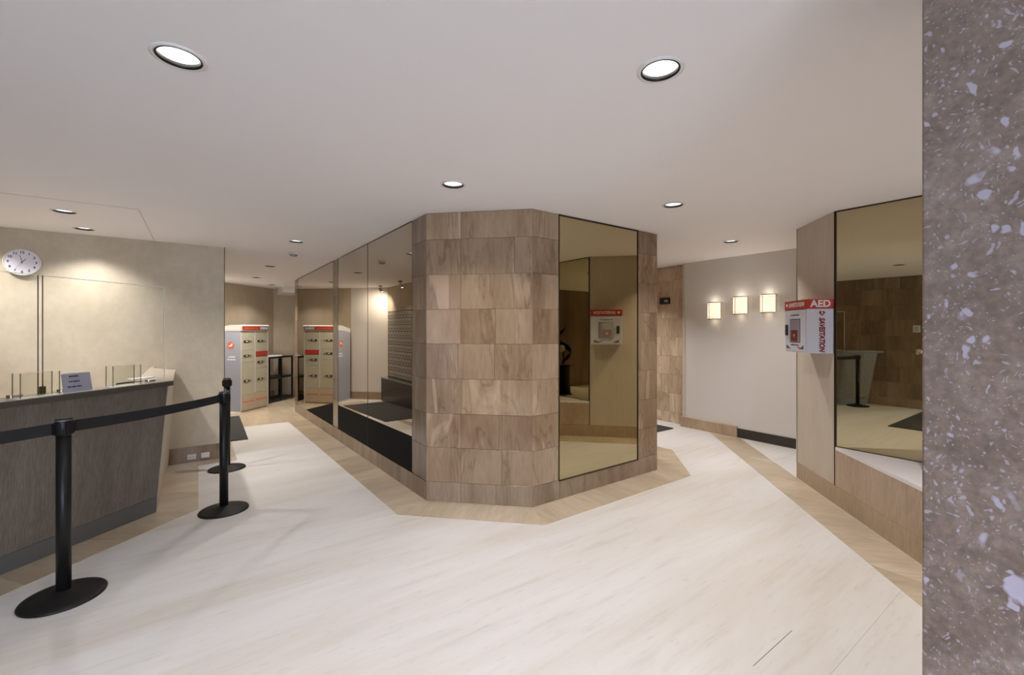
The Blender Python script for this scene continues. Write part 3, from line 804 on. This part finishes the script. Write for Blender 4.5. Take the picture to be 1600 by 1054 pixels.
def belt(i, j, sag):
    a, b = posts[i], posts[j]
    pa = Vector(a.location); pb = Vector(b.location); d = (pb-pa); dn = Vector((d.x,d.y,0)).normalized()
    pa = pa+dn*.045; pb = pb-dn*.045; m = MB(); n = 16; nr = Vector((-dn.y,dn.x,0))*.0012
    rows = []
    for k in range(n+1):
        t = k/n; p = pa.lerp(pb,t); z = -sag*4*t*(1-t)
        for s in (-1,1):
            for h in (.905,.968): rows.append(tuple(p+nr*s+Vector((0,0,h+z))))
    fs = []
    for k in range(n):
        q = 4*k
        fs += [(q,q+4,q+5,q+1),(q+3,q+7,q+6,q+2),(q+1,q+5,q+7,q+3),(q+2,q+6,q+4,q)]
    o = m.add(rows, fs).build('belt', M['belt'], a)
    bpy.context.view_layer.update()
    o.matrix_parent_inverse = a.matrix_world.inverted()
belt(0,1,.012); belt(3,0,.012)

# ------------------------------------------------------------------ wall clock
ck = thing('wall_clock', 'round white wall clock with black numerals', 'clock', (-1.431,6.40,2.146), 0)
r = .134
def disc(prof, mat, name, parent, n=56):
    m = MB().lathe(prof, n=n, caps=True); m.v = [(x,-z,y) for x,y,z in m.v]
    return m.build(name, mat, parent)
disc([(r,.0),(r,.03),(r-.004,.036),(r-.012,.036),(r-.014,.028)], M['clockrim'], 'rim', ck)
disc([(r-.013,.026),(r-.013,.0285)], M['clockface'], 'face', ck)
for h in range(1,13):
    a = PI/2-h*PI/6
    lettering(str(h), .034, M['ink'], ck, (.097*math.cos(a),-.0292,.097*math.sin(a)), name='numeral', ext=.0004, bold=.0009)
def hand(ang, ln, wdt, mat, name, y):
    a = R(90-ang); d = Vector((math.cos(a),0,math.sin(a))); nrm = Vector((-d.z,0,d.x))*wdt/2
    p = [-d*.012-nrm, -d*.012+nrm, d*ln+nrm*.6, d*ln-nrm*.6]
    MB().add([(q.x,y,q.z) for q in p]+[(q.x,y-.001,q.z) for q in p], [(0,1,2,3),(7,6,5,4),(0,4,5,1),(1,5,6,2),(2,6,7,3),(3,7,4,0)]).build(name, mat, ck)
hand(38,.045,.0065,M['ink'],'hour_hand',-.0298); hand(348,.072,.005,M['ink'],'minute_hand',-.0312); hand(215,.07,.0015,M['ink'],'second_hand',-.0326)

# outlets on the desk wall base
for i,(x,lab) in enumerate(((-.07,'white socket plate on the wall base beside the tile joint'),(.06,'blank white cover plate on the wall base near the wall end'))):
    o = thing('outlet_plate', lab, 'outlet', (x,6.382,fz(0,6.4)+.068))
    MB().cbox(-.042,.042,-.008,0,-.03,.03,.002).build('plate', M['outlet'], o)
    if i == 0:
        for s in (-.017,.017):
            MB().box(s-.007,s-.004,-.0088,-.007,-.010,.006).box(s+.004,s+.007,-.0088,-.007,-.010,.006).build('slot', M['ink'], o)

# ------------------------------------------------------------------ smoke detector
sd = thing('smoke_detector', 'beige smoke detector on the passage ceiling', 'smoke detector', (1.01,6.33,H))
MB().lathe([(.062,-.0005),(.062,-.018),(.055,-.022)], n=32).build('base', M['outlet'], sd)
MB().lathe([(.045,-.022),(.045,-.034),(.034,-.045),(.0,-.046)], n=32, caps=False).build('sensor', M['steel'], sd)

# ------------------------------------------------------------------ mail room: parcel locker
FZ = fz(0,10.5)
lk = thing('parcel_locker', 'cream and blue grey parcel locker with red header', 'locker', (.683,10.37,FZ), R(45))
W_, D_, HT = .78, .62, 1.77
body = MB(); body.box(0,W_,.012,D_,0,1.655).build('body', M['locktan'], lk)
MB().add([(-.006,0,.03),(-.006,D_,.03),(-.006,D_,1.60),(-.006,.5*D_,1.655),(-.006,0,1.665),(0,0,.03),(0,D_,.03),(0,D_,1.60),(0,.5*D_,1.655),(0,0,1.665)],
  [(0,1,2,3,4)[::-1],(5,6,7,8,9),(0,5,6,1)[::-1],(1,6,7,2)[::-1],(2,7,8,3)[::-1],(3,8,9,4)[::-1],(4,9,5,0)[::-1]]).build('side_panel', M['lockgrey'], lk, label='blue grey side with round red emblem')
MB().box(-.006,0,0,D_,0,.029).build('side_plinth', M['lockwhite'], lk)
# white rounded top cap, sloping to the back
cap = MB(); prof = [(-.02,1.655),(-.02,1.765),(.0,1.78),(.25,1.775),(D_,1.70),(D_,1.60),(.3,1.655)]
cap.add([(-.012,y,z) for y,z in prof]+[(W_+.012,y,z) for y,z in prof], [tuple(range(7)),tuple(range(7,14))[::-1]]+[(i,i+7,(i+1)%7+7,(i+1)%7) for i in range(7)])
cap.build('top_cap', M['lockwhite'], lk)
hd = MB().box(.02,W_-.02,-.026,-.02,1.672,1.752).build('header_sign', M['red'], lk)
MB().box(.50,W_-.03,-.028,-.026,1.680,1.745).build('header_plate', M['paper_g'], hd)
print_line(.20, .04, M['inkw'], hd, (.625,-.0283,1.712))
print_line(.36, .025, M['orange'], hd, (.27,-.0262,1.712))
# frame
fm = MB(); fm.box(0,.022,-.006,.012,0,1.655).box(W_-.022,W_,-.006,.012,0,1.655).box(.375,.405,-.004,.012,.355,1.655)
fm.box(.0,.39,-.004,.012,1.255,1.268).box(.0,.39,-.004,.012,1.012,1.024).box(.39,W_,-.004,.012,1.225,1.24).box(.39,W_,-.004,.012,.868,.88).box(0,W_,-.004,.012,.352,.362)
fm.build('face_frame', M['lockwhite'], lk)
def ldoor(x0,x1,z0,z1,zl):
    d = MB().cbox(x0,x1,-.001,.014,z0,z1,.002).build('door', M['lockcream'], lk)
    MB().cbox(x0+.05,x0+.20,-.012,-.001,zl-.020,zl+.020,.002).build('lock_plate', M['ink'], d)
    MB().box(x0+.10,x0+.16,-.0128,-.012,zl-.008,zl+.008).build('number_label', M['inkw'], d)
    MB().cbox(x0+.22,x0+.26,-.012,-.001,zl-.008,zl+.006,.002).build('key_lock', M['kick'], d)
ldoor(.024,.373,1.270,1.652,1.44); ldoor(.024,.373,1.026,1.253,1.145); ldoor(.024,.373,.364,1.010,.63)
ldoor(.407,.756,1.242,1.652,1.44); ldoor(.407,.756,.882,1.112,.995); ldoor(.407,.756,.364,.866,.63)
MB().cbox(.407,.756,-.008,.012,1.118,1.222,.003).build('mail_slot_panel', M['red'], lk)
MB().cbox(.022,W_-.022,-.002,.012,.03,.350,.002).build('plinth_panel', M['locktan'], lk)
pl = MB(); pl.box(.05,.36,-.0035,-.002,.195,.212).box(.42,.73,-.0035,-.002,.195,.212).build('plinth_stripe', M['orange'], lk)
m = MB().lathe([(.026,.002),(.026,.004)], n=24); m.v = [(x+.39,-z,y+.204) for x,y,z in m.v]; m.build('plinth_emblem', M['orange'], lk)
m = MB().lathe([(.012,.004),(.012,.0048)], n=16); m.v = [(x+.39,-z,y+.204) for x,y,z in m.v]; m.build('plinth_emblem', M['inkw'], lk)
# round emblem with a white wing on the side
m = MB().lathe([(.078,.006),(.078,.008)], n=40); m.v = [(-z,y+.22,x+1.36) for x,y,z in m.v]; em = m.build('emblem', M['orange'], lk)
wing = [(-.060,-.012),(-.02,.002),(.01,.030),(.055,.048),(.030,.020),(.052,.018),(.022,-.002),(.040,-.008),(.0,-.022),(-.055,-.020)]
m = MB(); n = len(wing)
m.add([(-.0085,.22-a,1.36+b) for a,b in wing]+[(-.0095,.22-a,1.36+b) for a,b in wing], [tuple(range(n)),tuple(range(n,2*n))[::-1]]+[(i,(i+1)%n,(i+1)%n+n,i+n) for i in range(n)]); m.build('emblem_wing', M['inkw'], em)
for i,t in enumerate((.15,.20)):
    print_line(t, .028, M['inkw'], lk, (-.0065,.20,1.13-.055*i), (0,-1,0), (0,0,1))

# shelf unit
sh = thing('shelf_unit', 'black metal shelf unit beside the parcel locker', 'shelf', (1.30,11.30,FZ), R(45))
LS, DS = .82, .38
for x in (.015,.41,LS-.015):
    for y in (.015,DS-.015):
        MB().box(x-.015,x+.015,y-.015,y+.015,0,1.05).build('post', M['black'], sh)
for z in (.06,.56,1.03): MB().cbox(0,LS,0,DS,z-.018,z+.018,.003).build('shelf', M['black'], sh)
for i in range(3): MB().box(.0+.0*i,LS,-.004,.0,(.035,.535,1.01)[i],(.045,.545,1.02)[i]).build('front_lip', M['kick'], sh)
pp = thing('flyer_pile', 'pile of white flyers on top of the black shelf unit', 'papers', (1.30,11.30,FZ+1.0485), R(45))
for i in range(4): MB().box(.12+.03*i,.46+.05*i,.04,.30,.0005+.006*i,.006+.006*i).build('sheet', M['paper_w'], pp, rz=R(2*i))

# mailboxes
mb = thing('mailbox_bank', 'steel mailbox bank with ten rows of small doors', 'mailboxes', (-.49,8.6,0), R(90))
X1 = 1.62; cw = .178; z0 = .376; rh = .1505; NC = 11
x_hi = 10.20-8.6
MB().box(x_hi-NC*cw-.02,x_hi+.01,-.02,0,z0-.02,z0+10*rh+.02).build('frame', M['bench'], mb)
dm = MB().cbox(.006,cw-.006,-.028,-.018,.008,rh-.008,.0015).mesh('mailbox_door', M['steel'])
lm = MB().box(cw*.5-.018,cw*.5+.018,-.0295,-.0275,rh*.40-.02,rh*.40+.02).mesh('lock', M['ink'])
nm = MB().box(.03,cw-.03,-.0290,-.0275,rh*.72,rh*.88).mesh('name_label', M['paper_g'])
for i in range(10):
    for j in range(NC):
        lo = (x_hi-(j+1)*cw, 0, z0+i*rh)
        d = place('mailbox_door', dm, mb, lo); place('lock', lm, d); place('name_label', nm, d)
bn = thing('bench_box', 'dark low cabinet ledge under the mailboxes', 'cabinet', (-.489,8.6,0), R(90))
xe = 10.18-8.6
MB().box(-.6,xe,-.19,-.001,FZ+.02,.335).build('body', M['bench'], bn)
MB().box(-.6,xe+.005,-.20,-.001,.336,.352).build('top_edge', M['chrome'], bn)

# notice on the diagonal wall
p = Vector((-.166,10.584))+Vector((1,-1)).normalized()*.004
ns = thing('wall_notice', 'white printed notice on the mail room wall', 'notice', (p.x,p.y,1.33), R(45))
MB().box(-.21,.21,-.003,0,-.125,.125).build('sheet', M['paper_w'], ns)
for i,x in enumerate((-.09,-.02,.06,.12)):
    MB().box(x-.014,x+.014,-.0045,-.003,-.01+.008*(i%2),.02).build('picture', M['ink' if i != 1 else 'heart'], ns)
MB().box(-.13,.06,-.0045,-.003,-.105,-.085).box(.10,.16,-.0045,-.003,-.105,-.085).build('bottom_bar', M['ink'], ns)
print_line(.25, .03, M['ink'], ns, (0,-.0032,.07))

# spotlights above the mailboxes
for i,(x,y) in enumerate(((-.20,9.95),(-.20,8.72))):
    o = thing('spot_lamp', ('small ceiling spotlight in the mail room corner','small ceiling spotlight above the mailbox doors')[i], 'spotlight', (x,y,H), 0, 'mail room spotlights')
    MB().lathe([(.045,-.0005),(.045,-.02)], n=24).build('canopy', M['kick'], o)
    MB().tube([(0,0,-.02),(0,0,-.07)], .008).build('stem', M['chrome'], o)
    MB().tube([(.02,0,-.06),(-.03,0,-.125)], [.028,.036], 16).build('lamp_head', M['chrome'], o)
    bm_ = MB().lathe([(.0,-.012),(.022,-.008),(.028,0)], n=16, caps=False); bm_.build('bulb', M['lens'], o, (-.035,0,-.13))
    ld = bpy.data.lights.new('spot_bulb', 'SPOT'); ld.energy = 60; ld.spot_size = R(150); ld.spot_blend = 1.0; ld.color = WARM; ld.shadow_soft_size = .02
    lo = bpy.data.objects.new('spot_bulb', ld); COL.objects.link(lo); lo.parent = o; lo.location = (.03,0,-.155); lo.rotation_euler = ((R(35),0,0),(0,R(-28),0))[i]

# ------------------------------------------------------------------ floor mats
def mat_(label, pts, zf=fz):
    m = MB().prism(pts, lambda x,y: zf(x,y)+.002, lambda x,y: zf(x,y)+.012)
    cx = sum(p[0] for p in pts)/len(pts); cy = sum(p[1] for p in pts)/len(pts)
    m.v = [(x-cx,y-cy,z) for x,y,z in m.v]
    o = m.build('floor_mat', M['mat'], None, (cx,cy,0)); return tag(o, label, 'mat', 'dark floor mats')
mat_('charcoal floor mat in front of the mailboxes', [(-.28,7.40),(.58,7.40),(.60,8.3),(.63,9.92),(-.28,9.92)])
mat_('charcoal entrance mat inside the street door', [(-2.0,.15),(.24,.15),(.24,2.08),(-2.0,2.08)])
mat_('charcoal floor mat in the corridor with the honey tiles', [(4.75,3.89),(5.74,3.89),(5.74,5.4),(4.75,5.4)])

# ------------------------------------------------------------------ sconces
def make_sconce():
    t = thing('wall_sconce', 'lit box sconce', 'sconce')
    wv, h, d = .175, .245, .085
    MB().box(-wv/2,wv/2,-.012,0,0,h).build('back_plate', M['chrome'], t)
    sh_ = MB(); n = 10; pr = []
    for k in range(n+1):
        x = -wv/2+.006+(wv-.012)*k/n; y = -.02-(d-.022)*math.cos((k/n-.5)*PI*.55)
        pr.append((x,y))
    vs = [(x,y,.012) for x,y in pr]+[(x,y,h-.012) for x,y in pr]
    sh_.add(vs, [(k,k+1,k+n+2,k+n+1) for k in range(n)], True)
    e0, e1 = pr[0], pr[-1]
    sh_.add([(e0[0],-.012,.012),(e0[0],e0[1],.012),(e0[0],e0[1],h-.012),(e0[0],-.012,h-.012)], [(0,1,2,3)])
    sh_.add([(e1[0],-.012,.012),(e1[0],e1[1],.012),(e1[0],e1[1],h-.012),(e1[0],-.012,h-.012)], [(3,2,1,0)])
    sh_.build('glass_shade', M['shade'], t)
    for z in (.0,h-.012):
        MB().prism([(-wv/2,0)]+[(x*1.03,y-.004) for x,y in pr]+[(wv/2,0)], z, z+.010).build('frame_band', M['chrome'], t)
    for xb in (-.045,):
        k = 3; MB().box(xb-.003,xb+.003,-d+.002,-d+.012,.01,h-.01).build('upright_bar', M['chrome'], t)
    for z in (.03,h-.035):
        MB().tube([(x*1.01,y-.002,z) for x,y in pr], .002, 6).build('cross_bar', M['chrome'], t)
    return t
sc0 = make_sconce()
for i,(v,zb_,lab) in enumerate(((3.39,1.62,'lit box sconce beside the honey tiled corner, hung lower than the rest'),(3.02,1.68,'lit box sconce in the middle of the row of three'),(2.665,1.69,'lit box sconce closest to the AED panel'))):
    o = sc0 if i == 0 else copy_tree(sc0)
    o.location = (6.0,v,zb_); o.rotation_euler = (0,0,R(-90)); o['label'] = lab; o['group'] = 'row of three wall sconces'
    ld = bpy.data.lights.new('sconce_bulb', 'POINT'); ld.energy = .45; ld.color = (1,.9,.76); ld.shadow_soft_size = .05
    lo = bpy.data.objects.new('sconce_bulb', ld); COL.objects.link(lo); lo.parent = o; lo.location = (0,-.075,.255)
    ld = bpy.data.lights.new('sconce_bulb', 'POINT'); ld.energy = .10; ld.color = (1,.86,.66); ld.shadow_soft_size = .03
    lo = bpy.data.objects.new('sconce_bulb', ld); COL.objects.link(lo); lo.parent = o; lo.location = (0,-.055,-.03)

# black sign on the corridor tiles
zs = thing('corridor_sign', 'small black projecting sign on the honey tiled wall', 'sign', (6.10,4.25,1.88), R(-90))
MB().cbox(-.12,.06,-.035,0,0,.105,.003).build('plate', M['ink'], zs)
lettering('ra', .075, M['inkw'], zs, (.005,-.0355,.055))

# ------------------------------------------------------------------ AED cabinet
ad = thing('aed_cabinet', 'white AED wall cabinet with red header on the cream panel', 'cabinet', (on45(.012,.0)[0],on45(.012,.0)[1],1.272), R(225))
w_, d_, h_ = .41, .21, .465
MB().cbox(-w_,0,-d_,-.001,0,.385,.004).build('body', M['cabinet'], ad)
dr = MB().cbox(-w_+.012,-.012,-d_-.006,-d_-.001,.012,.372,.002).build('door', M['cabinet'], ad)
hd = MB().box(-w_-.003,.003,-d_-.004,-.001,.386,h_).build('header', M['red'], ad)
lettering('SAVESTATION', .052, M['inkw'], hd, (-.185,-d_-.0046,.425), sx=.86, shear=.25, bold=.0012)
lettering('AED', .082, M['inkw'], hd, (.0036,-d_/2,.424), (0,1,0), (0,0,1), sx=1.0, ext=.0012, bold=.0022)
def heart(cy, cz, size, plane, mat, parent, c0):
    pts = []
    for k in range(28):
        t = 2*PI*k/28
        x = 16*math.sin(t)**3; y = 13*math.cos(t)-5*math.cos(2*t)-2*math.cos(3*t)-math.cos(4*t)
        pts.append((x*size/34, y*size/34))
    n = len(pts); m = MB()
    f = (lambda a,b,o: (c0+o, cy+a, cz+b)) if plane == 'x' else (lambda a,b,o: (cy+a, c0-o, cz+b))
    m.add([f(a,b,0) for a,b in pts]+[f(a,b,.0008) for a,b in pts], [tuple(range(n)),tuple(range(n,2*n))[::-1]]+[(i,(i+1)%n,(i+1)%n+n,i+n) for i in range(n)])
    return m.build('heart_emblem', mat, parent)
heart(-d_/2+.012,.345,.050,'x',M['heart'],ad,.0005)
MB().add([(.0016,-d_/2+.012+a,.345+b) for a,b in ((.004,.016),(-.010,-.002),(.0,-.002),(-.004,-.016),(.012,.004),(.002,.004))], [(0,1,2,3,4,5)]).build('bolt_mark', M['inkw'], ad)
lettering('SAVESTATION', .058, M['heart'], ad, (.0008,-d_/2+.010,.162), (0,0,-1), (0,1,0), sx=.78, shear=.25, ext=.001, bold=.0026)
heart(-w_+.045,.428,.04,'y',M['inkw'],hd,-d_-.0045)
# door furniture: window with the red unit behind it, handle, lower print
MB().box(-w_+.115,-.105,-d_-.0075,-d_-.006,.088,.300).build('window_seal', M['ink'], dr)
MB().box(-w_+.121,-.111,-d_-.0085,-d_-.0075,.094,.294).build('window_recess', M['paper_g'], dr)
un = MB().cbox(-w_+.135,-.150,-d_-.010,-d_-.0085,.10,.20,.0005).build('defibrillator_unit', M['heart'], dr)
heart((-w_+.135-.150)/2,.15,.04,'y',M['steelpaint'],dr,-d_-.0102)
MB().box(-w_+.118,-.108,-d_-.0125,-d_-.0115,.090,.298).build('window_pane', M['window'], dr)
MB().cbox(-w_+.035,-w_+.072,-d_-.018,-d_-.006,.150,.250,.003).build('handle', M['ink'], dr)
for s,x in ((1,-w_+.04),(-1,-.045)):
    MB().add([(x,-d_-.0066,.03),(x+s*.09,-d_-.0066,.03),(x,-d_-.0066,.068)], [(0,1,2) if s>0 else (2,1,0)]).build('corner_print', M['kick'], dr)
print_line(.16, .012, M['kick'], dr, (-w_/2,-d_-.0062,.335))
print_line(.15, .010, M['ink'], dr, (-w_/2,-d_-.0062,.066)); print_line(.04, .016, M['red'], dr, (-.13,-d_-.0062,.046))
MB().cbox(-w_+.012,-w_+.02,-d_-.008,-d_-.006,.372,.380,.001).build('hinge_pin', M['ink'], dr)

# ------------------------------------------------------------------ sculpture on the ledge, wall devices by the entrance
sp = thing('spiral_sculpture', 'black spiral sculpture with white ball on a round black pedestal', 'sculpture', (4.21,.70,LEDGE))
MB().lathe([(.135,0),(.135,.012),(.115,.016)], n=40).build('foot_plate', M['black'], sp)
MB().lathe([(.108,.016),(.104,.42),(.118,.43),(.118,.45)], n=40).build('pedestal', M['black'], sp)
n = 44; path = []
vs = []; fs = []
for k in range(n+1):
    t = k/n; a = t*2.6*PI; rr = .03+.10*math.sin(PI*t)**.8; z = .452+.60*t; wd_ = .012+.035*math.sin(PI*t)
    for s in (-1,1):
        for h in (0,.004): vs.append(((rr+h)*math.cos(a), (rr+h)*math.sin(a), z+s*wd_))
for k in range(n):
    q = 4*k; fs += [(q,q+4,q+6,q+2),(q+3,q+7,q+5,q+1),(q+1,q+5,q+4,q),(q+2,q+6,q+7,q+3)]
MB().add(vs, fs, True).build('spiral_ribbon', M['black'], sp)
MB().tube([(0,0,.45),(.0,0,.66)], .01).build('stem', M['black'], sp)
sph = MB().lathe([(.052*math.sin(PI*k/14), -.052*math.cos(PI*k/14)) for k in range(15)], n=24, caps=False); sph.build('ball', M['ball'], sp, (.02,-.02,.70))
wi = thing('intercom_panel', 'steel intercom panel on the dark travertine wall', 'intercom', (-2.05,2.22,1.42), R(90))
MB().cbox(-.05,.05,-.03,0,0,.13,.004).build('housing', M['outlet'], wi)
for k in range(3): MB().box(-.03,.03,-.032,-.03,.03+.03*k,.04+.03*k).build('speaker_slot', M['kick'], wi)
wk = thing('card_reader', 'round steel door release button on the dark travertine wall', 'button', (-2.05,2.20,1.06), R(90))
m = MB().lathe([(.06,0),(.06,.02),(.05,.03),(.02,.034)], n=28); m.v = [(x,-z,y) for x,y,z in m.v]; m.build('plate', M['chrome'], wk)
m = MB().lathe([(.02,.034),(.018,.042)], n=20); m.v = [(x,-z,y) for x,y,z in m.v]; m.build('button', M['outlet'], wk)
